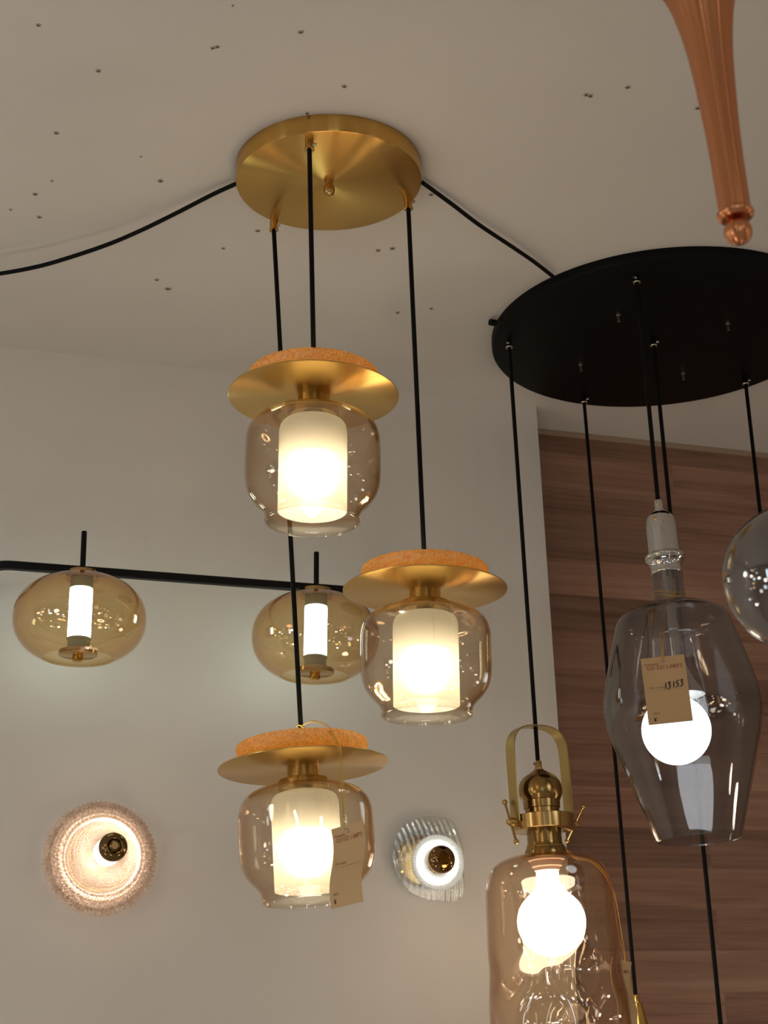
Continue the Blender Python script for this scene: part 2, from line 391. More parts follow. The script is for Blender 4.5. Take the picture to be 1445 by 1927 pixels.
# ------------------------------------------------------------------ three amber pendants
def pendant(key, label, disc, rim, hd, hdrim=None):
    Pg = GP[key]; fr = Frame(disc, rim, hd, hdrim)
    R = {'A': .1134, 'B': .1136, 'C': .1162}[key]
    t = thing('pendant_lamp', label, 'pendant lamp', fr.mw, 'brass and amber glass pendants on three cords')
    r = lambda p: [(a * R, -b * R) for a, b in p]
    # brass disc
    obj('brass_disc', lathe(r([(.03, -.012), (.99, -.012), (1, -.006), (1, .003), (.99, .008), (.03, .008)]), 128, True), M['brass_disc'], t)
    # crystal dish above the disc
    dish = [(.34, -.02), (.55, -.025), (.655, -.05), (.725, -.11), (.765, -.19), (.775, -.245), (.755, -.275), (.72, -.27), (.69, -.2), (.63, -.11), (.52, -.075), (.34, -.07)]
    def rough(q, z, a):
        p = Vector((q * math.cos(a), q * math.sin(a), z))
        n = noise.noise(p * 330 + Vector((9, 3, 5)) * ord(key)) * .0013 + noise.noise(p * 700) * .0009
        ag = noise.noise(Vector((math.cos(a) * 38, math.sin(a) * 38, z * 60))) * .0012
        return q + n + ag, z - n * .8
    obj('crystal_dish', lathe(smoothprof(r(dish), 4), 260, True, fn=rough), M['ice'], t, sharp=180)
    obj('added_dish_glow', lathe(r([(.40, -.10), (.44, -.10), (.44, -.20), (.40, -.20)]), 48, True), M['dish_glow_fill'], t)  # added hidden emitter, lights the dish from inside; not a fixture part
    # socket column, cap and stem above
    obj('neck', solid(r([(.187, .008), (.187, .155)]), 48), M['brass'], t)
    obj('cap', solid(r([(.187, .148), (.27, .150), (.298, .160), (.304, .18), (.304, .262)]), 64), M['brass'], t)
    obj('stem', solid(r([(.34, -.012), (.34, -.08), (.06, -.10), (.05, -.24)]), 32), M['brass'], t)
    ctop = .40 if key == 'C' else .36
    grip_parts(t, .24 * R, .0062, (ctop - .24) * R + .004, M['brass'])
    # outer amber shade
    out = [(.29, .262), (.40, .264), (.53, .285), (.645, .335), (.725, .42), (.757, .52), (.764, .62), (.766, .85), (.764, 1.0), (.752, 1.10), (.72, 1.20), (.66, 1.29), (.595, 1.355), (.545, 1.42), (.522, 1.49), (.525, 1.55)]
    obj('glass_shade', lathe(shell(smoothprof(r(out), 5), -.0022), 128, True), M['amber'], t, sharp=60)
    bm = bmesh.new()
    tube(bm, [(.5245 * R * math.cos(a * PI / 48), .5245 * R * math.sin(a * PI / 48), -1.553 * R) for a in range(97)], .0016, 8, False)
    obj('shade_lip', bm, M['clear'], t)
    obj('glass_neck', lathe(shell(r([(.285, .265), (.285, .33), (.27, .36), (.27, .40)]), -.002), 64, True), M['clear'], t)
    # opal inner shade
    inn = [(.17, .30), (.26, .305), (.33, .325), (.375, .365), (.393, .43), (.396, .50), (.396, 1.425)]
    opal_ = obj('inner_shade', lathe(smoothprof(r(inn[:-1]), 4) + r([(.396, .9), (.396, 1.425), (.388, 1.43)]), 96), M['opal'], t, sharp=60)
    # bulb
    bs = [(.10, .30), (.115, .34), (.115, .58), (.12, .64), (.15, .71), (.17, .755)]
    obj('bulb_socket', solid(r(bs), 32), M['plastic'], t)
    bm = bmesh.new(); lathe(smoothprof(r([(.001, 1.25), (.09, 1.235), (.17, 1.175), (.205, 1.07), (.205, .93), (.19, .82), (.165, .75), (.001, .745)]), 4), 40, bm=bm)
    obj('bulb', bm, M['bulb_warm'], t)
    # cord up to the plate
    L0 = fr.loc(Pg + Vector((0, 0, -.006))); L1 = Vector((0, 0, ctop * R))
    bm = bmesh.new(); tube(bm, spline([L1, L1.lerp(L0, .02) , L1.lerp(L0, .5), L0], 6), .0034, 12); obj('cord', bm, M['cord'], t)
    return t, fr, R
hA, hB, hC = [hd_of(GP[k]) for k in 'ABC']
pendant('A', 'highest brass-disc amber pendant, hanging from the front cord of the brass plate', (590, 747), (587.5, 973), hA)
pendant('B', 'middle-height brass-disc amber pendant on the right cord, over the end of the black bar', (799.5, 1111), (803, 1345), hB)
tC, frC, RC = pendant('C', 'lowest brass-disc amber pendant with a tan price tag hanging on it', (570, 1443), (583, 1690), hC, hC - .006)

# ------------------------------------------------------------------ black plate with five cords
Bx, By, BR, BT = 1.3495, 2.2863, .3105, .018
bc = thing('ceiling_canopy', 'large round matt-black ceiling plate with five cords and small bare screws', 'ceiling plate', Matrix.Translation((Bx, By, ZC)))
obj('plate', solid([(BR, 0), (BR, -BT + .004), (BR - .002, -BT + .001), (BR - .006, -BT)], 160), M['black_metal'], bc)
g5 = {'E': (1198, 531), 'H': (1230, 650), 'Fn': (1099, 757), 'G': (1403, 722), 'D': (958, 653)}
for k, q in g5.items():
    P = at_z(q[0], q[1], ZC - BT - .012); GP[k] = P
    g = obj('cord_grip', solid([(.0045, 0), (.0045, -.012)], 20), M['black_metal'], bc); g.location = (P.x - Bx, P.y - By, -BT)
    obj('grip_ring', solid([(.0062, -.011), (.0068, -.0125), (.0062, -.014)], 20), M['steel'], g)
    bm = bmesh.new(); s = -1 if k in 'DE' else 1
    tube(bm, [(s * .003, -.004, -.006), (s * .0075, -.0055, -.006)], .0026, 12); obj('grip_screw', bm, M['steel'], g)
for q in [(1163, 594), (1369, 610), (1092, 688), (1285, 704)]:
    P = at_z(q[0], q[1] - 4, ZC - BT)
    s = obj('mounting_screw', solid([(.0042, 0), (.0042, -.004), (.0026, -.0045), (.0026, -.016)], 14), M['steel'], bc); s.location = (P.x - Bx, P.y - By, -BT)
bm = bmesh.new(); P = at_z(925, 609, ZC - .012)
tube(bm, [(P.x - Bx + .008, P.y - By, -.010), (P.x - Bx - .004, P.y - By - .001, -.010)], .006, 12); obj('side_screw', bm, M['black_metal'], bc)

# ------------------------------------------------------------------ supply cables along the ceiling
def ceiling_cable(pts, label):
    ps = [at_z(x, y, ZC - s) for x, y, s in pts]
    bm = bmesh.new(); tube(bm, spline(ps, 8), .0034, 12)
    return tag(obj('supply_cable', bm, M['cord']), label, 'cable')
ceiling_cable([(446, 345, .012), (400, 366, .014), (330, 402, .022), (260, 436, .032), (195, 463, .038), (110, 491, .044), (60, 504, .046), (0, 515, .046), (-160, 540, .04), (-420, 580, .02)], 'black cable sagging along the ceiling, left of the brass plate')
ceiling_cable([(794, 343, .010), (850, 384, .012), (900, 422, .014), (960, 462, .016), (1004, 492, .014), (1040, 520, .010)], 'short black cable on the ceiling linking the brass plate to the black plate')

# ------------------------------------------------------------------ price tags
def text_mesh(body, size, spacing=1.0, bold=0.0, align='LEFT', shear=0.0):
    cu = bpy.data.curves.new('t', 'FONT'); cu.body = body; cu.size = size; cu.space_character = spacing; cu.offset = bold; cu.align_x = align; cu.shear = shear
    cu.resolution_u = 3
    o = bpy.data.objects.new('t', cu); COL.objects.link(o)
    dg = bpy.context.evaluated_depsgraph_get(); dg.update()
    me = bpy.data.meshes.new_from_object(o.evaluated_get(dg)); 
    bpy.data.objects.remove(o); bpy.data.curves.remove(cu)
    bm = bmesh.new(); bm.from_mesh(me); bpy.data.meshes.remove(me); return bm
def stroke(bm, pts, w):
    ps = spline([Vector((p[0], p[1], 0)) for p in pts], 5); n = len(ps); row = []
    for i, p in enumerate(ps):
        t = (ps[min(n - 1, i + 1)] - ps[max(0, i - 1)]).normalized(); s = Vector((-t.y, t.x, 0)); ww = w * (.75 + .35 * math.sin(PI * i / max(1, n - 1)))
        row.append((bm.verts.new(p + s * ww), bm.verts.new(p - s * ww)))
    for a, b in zip(row, row[1:]): bm.faces.new((a[0], a[1], b[1], b[0]))
def serif_word(bm, word, x0, y0, h, adv):
    """high-contrast serif capitals drawn as strokes"""
    G = {'G': [[(.86,.78),(.72,.95),(.48,1),(.22,.88),(.08,.5),(.22,.12),(.5,0),(.74,.06),(.86,.2)],[(.86,.0),(.86,.4)],[(.62,.42),(1,.42)]],
         'U': [[(.2,1),(.2,.3),(.32,.05),(.55,0),(.75,.08),(.85,.3),(.85,1)],[(.05,1),(.36,1)],[(.72,1),(1,1)]],
         'I': [[(.5,0),(.5,1)],[(.3,1),(.7,1)],[(.3,0),(.7,0)]],
         'L': [[(.25,0),(.25,1)],[(.08,1),(.45,1)],[(.08,0),(.9,0),(.92,.28)]],
         'A': [[(.1,0),(.5,1)],[(.5,1),(.9,0)],[(.25,.36),(.74,.36)],[(0,0),(.26,0)],[(.72,0),(1.02,0)]],
         'M': [[(.14,0),(.14,1)],[(.14,1),(.5,.06)],[(.5,.06),(.88,1)],[(.88,1),(.88,0)],[(0,0),(.28,0)],[(.72,0),(1.04,0)],[(0,1),(.16,1)],[(.86,1),(1.04,1)]],
         'P': [[(.2,0),(.2,1)],[(.2,1),(.65,1),(.85,.76),(.65,.5),(.2,.5)],[(.04,0),(.4,0)],[(.04,1),(.2,1)]],
         'S': [[(.8,.8),(.55,1),(.28,.9),(.22,.7),(.5,.53),(.78,.36),(.76,.12),(.48,0),(.18,.16)],[(.8,1),(.8,.72)],[(.18,.0),(.18,.28)]]}
    x = x0
    for ch in word:
        if ch == ' ': x += adv * .5; continue
        wide = .62 if ch == 'I' else (1.15 if ch == 'M' else 1)
        for s in G[ch]:
            th = .062 if (len(s) == 2 and abs(s[0][0] - s[1][0]) < .5 and abs(s[0][1] - s[1][1]) > .5) or len(s) > 4 else .03
            stroke(bm, [(x + p[0] * adv * .82 * (1.15 if ch == 'M' else 1) - (adv * .16 if ch == 'I' else 0), y0 + p[1] * h) for p in s], th * h)
        x += adv * wide
def price_tag(TL, TR, BL, label, model=None, curve=0.0, string=None, hole=(.5, .07)):
    """TL, TR, BL: world corners"""
    ex = (TR - TL); w = ex.length; ex.normalize()
    ey = (TL - BL); ey = (ey - ex * ey.dot(ex)); h = ey.length; ey.normalize(); ez = ex.cross(ey)
    mw = Matrix((ex, ey, ez)).transposed().to_4x4(); mw.translation = TL + ex * w * hole[0] - ey * h * hole[1]
    t = thing('price_tag', label, 'price tag', mw)
    ox, oy = -w * hole[0], h * hole[1] - h          # lower left corner in local space
    def bend(x, y): v = (y - oy) / h; return curve * math.sin(2 * PI * v * .9 + .4) * w
    bm = bmesh.new(); nx, ny = 6, 24; th = .0005; g = {}
    for s in (0, 1):
        for j in range(ny + 1):
            for i in range(nx + 1):
                x = ox + w * i / nx; y = oy + h * j / ny; g[s, i, j] = bm.verts.new((x, y, bend(x, y) - s * th))
    for j in range(ny):
        for i in range(nx):
            for s in (0, 1): bm.faces.new([g[s, i, j], g[s, i + 1, j], g[s, i + 1, j + 1], g[s, i, j + 1]])
    for i in range(nx):
        for j in (0, ny): bm.faces.new([g[0, i, j], g[0, i + 1, j], g[1, i + 1, j], g[1, i, j]])
    for j in range(ny):
        for i in (0, nx): bm.faces.new([g[0, i, j], g[0, i, j + 1], g[1, i, j + 1], g[1, i, j]])
    card = obj('card', bm, M['card'], t)
    def put(name, bm, mt, lab=None):
        for v in bm.verts: v.co.z = bend(v.co.x, v.co.y) + .0004
        o = obj(name, bm, mt, card, smooth=False)
        if lab: o['label'] = lab
        return o
    def X(u): return ox + w * u
    def Y(v): return oy + h * v
    bm = bmesh.new(); serif_word(bm, 'GUI GUI LAMPS', X(.12), Y(.815), h * .052, w * .072); put('brand_lettering', bm, M['red_ink'], 'dark red serif lettering reading GUI GUI LAMPS')
    b2 = text_mesh('Presented by', w * .062); 
    for v in b2.verts: v.co.x += X(.08); v.co.y += Y(.882)
    put('small_lettering', b2, M['red_ink'])
    b2 = text_mesh('型号 / MODEL', w * .056)
    for v in b2.verts: v.co.x += X(.12); v.co.y += Y(.525)
    put('model_lettering', b2, M['grey_ink'])
    b2 = text_mesh('PRICE', w * .062)
    for v in b2.verts: v.co.x += X(.13); v.co.y += Y(.145)
    put('price_lettering', b2, M['grey_ink'])
    bm = bmesh.new(); stroke(bm, [(X(.12), Y(.495)), (X(.5), Y(.495)), (X(.9), Y(.495))], h * .0012); put('ruled_line', bm, M['grey_ink'])
    bm = bmesh.new(); cx, cy, s = X(.165), Y(.045), w * .075
    for p in ([(-.5, 1.1), (0, .5)], [(.5, 1.1), (0, .5)], [(0, .55), (0, -.1)], [(-.4, .42), (.4, .42)], [(-.4, .2), (.4, .2)]):
        stroke(bm, [(cx + a * s * .75, cy + b * s) for a, b in p], w * .0085)
    put('yen_sign', bm, M['black_ink'])
    if model:
        bm = bmesh.new(); D = {'1': [[(.55, 1), (.45, 0)]], '3': [[(.1, .92), (.75, 1), (.42, .62), (.72, .45), (.55, .08), (.0, -.02)]],
                               '5': [[(.9, 1), (.45, .94), (.32, .58), (.66, .5), (.6, .12), (.05, .0)]]}
        x = X(.44)
        for k, ch in enumerate(model):
            for s in D[ch]: stroke(bm, [(x + p[0] * w * .095 + p[1] * w * .012, Y(.505 + .006 * k) + p[1] * h * .095) for p in s], w * .0125)
            x += w * (.085 if ch == '1' else .10)
        put('handwriting', bm, M['black_ink'], 'handwritten black number 13153')
    # eyelet and string
    bm = bmesh.new(); tube(bm, [(.0022 * math.cos(a * PI / 8), .0022 * math.sin(a * PI / 8), bend(0, 0) + .0004) for a in range(17)], .0006, 6, False); obj('eyelet', bm, M['steel'], card)
    if string:
        inv = mw.inverted(); bm = bmesh.new()
        for line in string: tube(bm, spline([inv @ Vector(p) for p in line], 6), .00065, 6)
        obj('string', bm, M['gold_string'], t)
    return t

# tag on the lowest pendant
hd0 = hC - .105
def hC_(x, y, d): return at_h(x, y, d)
TL, TR, BL = at_h(622, 1561, hd0 - .012), at_h(681, 1543, hd0 - .068), at_h(621, 1712, hd0 - .012)
hole = TL.lerp(TR, .47); 
hpx = (648, 1561)
gr = frC.mw @ Vector((0, 0, .37 * RC))
near = lambda x, y, d: at_h(x, y, d)
loop = [gr + Vector((math.cos(a) * .0075, math.sin(a) * .0075, .004 * math.sin(a * 2) + .010)) for a in [i * PI / 5 for i in range(11)]]
hC0 = hC - .006
strA = [loop[-4], near(590, 1357, hC0 - .03), near(615, 1364, hC0 - .06), near(627, 1383, hC0 - .085), near(640, 1408, hC0 - .115), near(644, 1450, hC0 - .118), near(646, 1500, hC0 - .118), near(648, 1540, hC0 - .12), hole - UP * .006 - FW * .001]
strB = [loop[-4], near(588, 1358, hC0 - .03), near(612, 1367, hC0 - .06), near(624, 1385, hC0 - .085), near(637, 1409, hC0 - .115), near(640, 1450, hC0 - .118), near(643, 1500, hC0 - .118), near(647, 1540, hC0 - .12), hole - UP * .006 - FW * .001]
price_tag(TL, TR, BL, 'tan price tag with a bent card hanging on the lowest amber pendant', None, .055, [loop, strA, strB])

# ------------------------------------------------------------------ smoke glass pendant
hE = hd_of(GP['E'])
fe = Frame((1238, 942), (1315, 1580), hE, hE)
e = thing('pendant_lamp', 'smoke-grey faceted glass pendant with chrome neck and a glowing white globe bulb', 'pendant lamp', fe.mw)
obj('cord_grip', solid(fe.prof([(0, 7), (2, 8), (20, 8.5), (22, 12), (24, 12)]), 24), M['chrome'], e)
obj('socket_housing', solid(smoothprof(fe.prof([(23, 9), (26, 17), (34, 25), (46, 28.5), (62, 29.5), (108, 30)]), 4), 64), M['chrome'], e)
obj('flange', solid(smoothprof(fe.prof([(107, 29), (110, 36), (115, 38.5), (119, 37), (122, 38), (126, 33), (132, 30), (142, 29.5), (146, 30.5), (149, 28.5)]), 3), 64), M['chrome'], e)
ge = [(146, 27), (200, 28.5), (206, 37), (216, 66), (230, 95), (240, 104), (258, 110), (300, 122), (345, 134), (380, 142), (402, 144.5), (425, 143.5), (450, 138.5), (480, 129), (560, 103), (642, 75.5)]
def facet(r, z, a):
    k = math.sin(min(1, max(0, (-z / fe.k - 215) / 120)) * PI / 2) if -z / fe.k < 600 else max(.25, 1 - (-z / fe.k - 600) / 60)
    f = (a * 12 / (2 * PI)) % 1
    poly = math.cos(PI / 12) / math.cos((f - .5) * 2 * PI / 12)
    return r * (1 + (poly - .985) * .45 * k), z
gs = obj('glass_shade', lathe(shell(smoothprof(fe.prof(ge), 5), -.002), 192, True, fn=facet), M['smoke'], e, sharp=70)
bm = bmesh.new(); tube(bm, [(75 * fe.r * math.cos(a * PI / 48), 75 * fe.r * math.sin(a * PI / 48), -643 * fe.k) for a in range(97)], .0013, 8, False); obj('shade_lip', bm, M['clear'], e)
obj('bulb_collar', solid(smoothprof(fe.prof([(318, 14), (332, 18), (348, 25), (364, 34), (382, 44)]), 3), 40), M['plastic'], e)
obj('bulb_stem', solid(fe.prof([(148, 10), (318, 10)]), 32), M['chrome'], e)
bc_s = (1384 - 942) * 1.0072
bm = bmesh.new(); ball(bm, ((1274 - (1238 + 77 * bc_s / 642.6)) * fe.r, 0, -bc_s * fe.k), 64 * fe.r, 48); obj('globe_bulb', bm, M['bulb_cool'], e)
L0 = fe.loc(GP['E']); bm = bmesh.new(); tube(bm, spline([Vector((0, 0, -.002)), Vector((0, 0, .004)), L0.lerp(Vector((0, 0, 0)), .5), L0], 6), .0036, 12); obj('cord', bm, M['cord'], e)
hT = hE - .125
TL, TR, BL = at_h(1205, 1240, hT), at_h(1287, 1231, hT), at_h(1218, 1365, hT)
hole = at_h(1247, 1243, hT - .002)
nk = fe.mw @ Vector((0, 0, -196 * fe.k)); xr = fe.mw.to_3x3()
ring = [nk + xr @ Vector((math.cos(a) * 30.5 * fe.r, math.sin(a) * 30.5 * fe.r, .0035 * math.sin(a * 2 + 1) + (.006 if i > 30 else 0))) for i, a in enumerate([k * PI / 15 - PI / 2 for k in range(62)])]
price_tag(TL, TR, BL, 'tan price tag with handwritten number hanging in front of the smoke-grey glass pendant', '13153', 0.0,
          [ring, [ring[-1], at_h(1246, 1160, hE - .05), at_h(1244, 1180, hE - .095), at_h(1243, 1205, hT), hole], [ring[-3], at_h(1250, 1158, hE - .05), at_h(1249, 1180, hE - .097), at_h(1249, 1205, hT), hole]])

# ------------------------------------------------------------------ hammered amber cylinder pendant
hD = hd_of(GP['D'])
fd = Frame((1012, 1432), (1054, 1927), hD)
d = thing('pendant_lamp', 'tall hammered amber glass pendant with brass handle and thumbscrews', 'pendant lamp', fd.mw)
grip_parts(d, -18 * fd.k, 7 * fd.r, 18 * fd.k, M['brass'], -1)
obj('socket_dome', solid(smoothprof(fd.prof([(17, 8), (21, 14), (25, 20), (33, 32), (44, 39.5), (57, 42), (68, 41), (74, 38.5), (79, 36)]), 4) + fd.prof([(79.5, 35.5), (94, 35), (95, 33), (112, 33)]), 64), M['brass_dark'], d)
obj('clamp_ring', lathe(fd.prof([(108, 34), (108, 58), (109, 60), (136, 60), (137, 58.5), (137, 34)]), 96, True), M['brass'], d)
obj('neck', solid(fd.prof([(108, 33), (160, 33), (166, 34), (174, 38), (182, 41), (189, 41)]), 64), M['brass_dark'], d)
# handle strap, turned about the axis so that the left leg comes forward
psi = math.radians(28)
hp = []
for t, x in [(122, -62), (60, -62), (-15, -61.5), (-40, -58), (-57, -47), (-66, -30), (-69, 0), (-66, 30), (-57, 47), (-40, 58), (-15, 61.5), (60, 62), (122, 62)]: hp.append((x * fd.r, -t * fd.k))
bm = bmesh.new(); P = spline([Vector((a, 0, b)) for a, b in hp], 6); rows = []
hw, ht = .0125, .0011
for i, p in enumerate(P):
    tn = (P[min(len(P) - 1, i + 1)] - P[max(0, i - 1)]).normalized(); nn = Vector((tn.z, 0, -tn.x))
    rows.append([bm.verts.new(p + nn * s1 * ht + Vector((0, s2 * hw, 0))) for s1, s2 in ((1, 1), (1, -1), (-1, -1), (-1, 1))])
for A, B in zip(rows, rows[1:]):
    for i in range(4): bm.faces.new((A[i], A[(i + 1) % 4], B[(i + 1) % 4], B[i]))
bm.faces.new(rows[0]); bm.faces.new(rows[-1][::-1])
hnd = obj('handle', bm, M['strap'], d); hnd.rotation_euler = (0, 0, -psi * -1)
for s in (-1, 1):
    bm = bmesh.new(); zc = -122 * fd.k
    tube(bm, [(s * 58 * fd.r, 0, zc), (s * 74 * fd.r, 0, zc)], .0075, 20)
    k = obj('thumbscrew', bm, M['brass'], d); k.rotation_euler = (0, 0, psi)
    bm = bmesh.new(); q = Vector((s * 74 * fd.r, 0, zc)); ball(bm, q, .0068, 20)
    dv = Vector((0, .35, .94)) if s < 0 else Vector((0, -.75, .66))
    a, b = q + dv * 42 * fd.r, q - dv * 42 * fd.r
    tube(bm, [a, b], .0022, 10); ball(bm, a, .0046, 16); ball(bm, b, .0046, 16); obj('thumb_bar', bm, M['brass'], k)
gd = [(186, 38), (187.5, 55), (191, 72), (199, 91), (212, 105), (230, 113), (255, 116.5), (330, 119.5), (420, 124), (500, 127.5), (560, 125), (610, 112), (640, 92)]
dents = [(a * 60 + o, t, w, hh, dp) for a in range(6) for o, t, w, hh, dp in ((-78, 405, 17, 34, 11), (-48, 500, 17, 34, 11), (-78, 580, 16, 30, 9))]
def hammer(r, z, a):
    t = -z / fd.k; k = 0
    for ad, td, w, hh, dp in dents:
        da = (math.degrees(a) - ad + 180) % 360 - 180
        q = (da / w) ** 2 + ((t - td) / hh) ** 2
        if q < 6: k += dp * math.exp(-q * 1.1)
    k += 1.2 * noise.noise(Vector((math.cos(a) * 2, math.sin(a) * 2, t / 60))) * (t > 240)
    return max(r - k * fd.r, 1e-4), z
pd = []
for (r, z), (r2, z2) in zip(smoothprof(fd.prof(gd), 5), smoothprof(fd.prof(gd), 5)[1:]):
    n = max(1, int(abs(z2 - z) / .0035))
    for i in range(n): pd.append((r + (r2 - r) * i / n, z + (z2 - z) * i / n))
pd.append(fd.prof(gd)[-1])
obj('glass_shade', lathe(shell(pd, -.0025), 200, True, fn=hammer), M['peach'], d, sharp=80)
obj('bulb_socket', solid(fd.prof([(186, 36), (194, 35), (196, 30), (206, 29), (208, 25), (214, 24)]), 40), principled('pink_ceramic', (.62, .40, .28), .4), d)
bm = bmesh.new(); lathe(smoothprof(fd.prof([(212, 21), (228, 21.5), (241, 23.5), (250, 29), (259, 38), (275, 53), (293, 61.5), (311, 64), (330, 61), (350, 51), (365, 35), (373, 16), (375, .001)]), 4), 56, bm=bm); obj('globe_bulb', bm, M['bulb_globe'], d)
L0 = fd.loc(GP['D']); bm = bmesh.new(); tube(bm, spline([Vector((0, 0, -.004)), Vector((0, 0, .004)), L0.lerp(Vector((0, 0, 0)), .5), L0], 6), .0036, 12); obj('cord', bm, M['cord'], d)
hG = hD + .03
TL, TR, BL = at_h(1154, 1801, hG), at_h(1190, 1811, hG + .06), at_h(1163, 1930, hG)
hole = at_h(1174, 1817, hG + .022)
nk = fd.mw @ Vector((0, 0, -166 * fd.k)); xr = fd.mw.to_3x3()
ring = [nk + xr @ Vector((math.cos(a) * 35.5 * fd.r, math.sin(a) * 35.5 * fd.r, .003 * math.sin(a))) for a in [k * PI / 12 for k in range(25)]]
s1 = [ring[-1], at_h(1083, 1612, hD - .01), at_h(1115, 1620, hD), at_h(1143, 1648, hD + .01), at_h(1158, 1690, hD + .02), at_h(1170, 1760, hG), at_h(1176, 1800, hG + .018), hole]
s2 = [ring[-1], at_h(1080, 1614, hD - .01), at_h(1112, 1622, hD), at_h(1140, 1650, hD + .012), at_h(1153, 1690, hD + .02), at_h(1165, 1760, hG), at_h(1175, 1800, hG + .018), hole]
price_tag(TL, TR, BL, 'dim price tag hanging beside the hammered amber glass, next to the slim brass pendant', None, .08, [ring, s1, s2])

# ------------------------------------------------------------------ slim brass pendant, bottom edge
hF = hd_of(GP['Fn'])
ff = Frame((1195.5, 1872), (1204, 1927), hF)
f = thing('pendant_lamp', 'slim brass cone pendant on a black cord in front of the wood wall', 'pendant lamp', ff.mw)
obj('cord_grip', solid(ff.prof([(0, 6), (1, 6.7), (17, 7)]), 24), M['brass_bright'], f)
obj('cone_shade', solid(smoothprof(ff.prof([(17, 9), (18, 10), (40, 13), (70, 18), (120, 27), (180, 38)]), 3), 48), M['brass_bright'], f)
L0 = ff.loc(GP['Fn']); bm = bmesh.new(); tube(bm, spline([Vector((0, 0, -.004)), L0.lerp(Vector((0, 0, 0)), .5), L0], 6), .0034, 12); obj('cord', bm, M['cord'], f)
# two more cords whose lamps hang out of view
def long_cord(P, px, label):
    B = at_h(px[0], px[1], hd_of(P)); mw = Matrix.Translation(B)
    t = thing('pendant_lamp', label, 'pendant lamp', mw)
    bm = bmesh.new(); L = P - B; tube(bm, [Vector((0, 0, -.002)), L * .5, L], .0036, 12); obj('cord', bm, M['cord'], t)
    obj('cone_shade', solid([(.006, 0), (.007, -.03), (.012, -.032), (.03, -.14)], 32), M['brass_bright'], t)
long_cord(GP['H'], (1364, 2010), 'black cord from the middle of the black plate, passing behind the smoke-grey pendant')
long_cord(GP['G'], (1468, 1300), 'black cord near the right edge, running down behind the grey glass globe')

# ------------------------------------------------------------------ black bar lamp by the wall
YB = YW - .17
bl = thing('bar_lamp', 'black wall bar lamp carrying two amber onion-shaped glass shades', 'bar lamp', Matrix.Translation(at_y(380, 1091, YB)))
o0 = bl.matrix_world.translation
zbar = o0.z
def on_bar(x, y): P = at_y(x, y, YB); return P
PL, PR = on_bar(157, 1074), on_bar(600, 1108.5)
dirb = (PR - PL).normalized()
pl, pr_ = on_bar(-17, 1061.5), on_bar(866, 1127)
def bpt(P): return P - o0
rad = .034
path = [Vector((pl.x, YW, pl.z)), Vector((pl.x, YB + rad, pl.z))]
for i in range(1, 9): a = i / 9 * PI / 2; path.append(Vector((pl.x + rad - rad * math.cos(a), YB + rad - rad * math.sin(a), pl.z)))
path.append(Vector((pl.x + rad, YB, pl.z))); path.append(Vector((pr_.x - rad, YB, pr_.z)))
for i in range(1, 9): a = i / 9 * PI / 2; path.append(Vector((pr_.x - rad + rad * math.sin(a), YB + rad - rad * math.cos(a), pr_.z)))
path += [Vector((pr_.x, YB + rad, pr_.z)), Vector((pr_.x, YW, pr_.z))]
bm = bmesh.new(); rows = []; hb = .0066; hz = .0068
for i, p in enumerate(path):
    tn = (path[min(len(path) - 1, i + 1)] - path[max(0, i - 1)]).normalized(); sd = tn.cross(Vector((0, 0, 1))).normalized()
    c_ = .0016
    rows.append([bm.verts.new(p - o0 + sd * a + Vector((0, 0, b))) for a, b in ((hb, hz - c_), (hb - c_, hz), (-hb + c_, hz), (-hb, hz - c_), (-hb, -hz + c_), (-hb + c_, -hz), (hb - c_, -hz), (hb, -hz + c_))])
for A, B in zip(rows, rows[1:]):
    for i in range(8): bm.faces.new((A[i], A[(i + 1) % 8], B[(i + 1) % 8], B[i]))
bm.faces.new(rows[0]); bm.faces.new(rows[-1][::-1])
obj('bar', bm, M['black_bar'], bl, sharp=30)
for q in (path[0], path[-1]):
    m_ = obj('wall_rose', solid([(.016, 0), (.016, .006), (.010, .010)], 40), M['black_bar'], bl); m_.location = q - o0; m_.rotation_euler = (PI / 2, 0, 0)
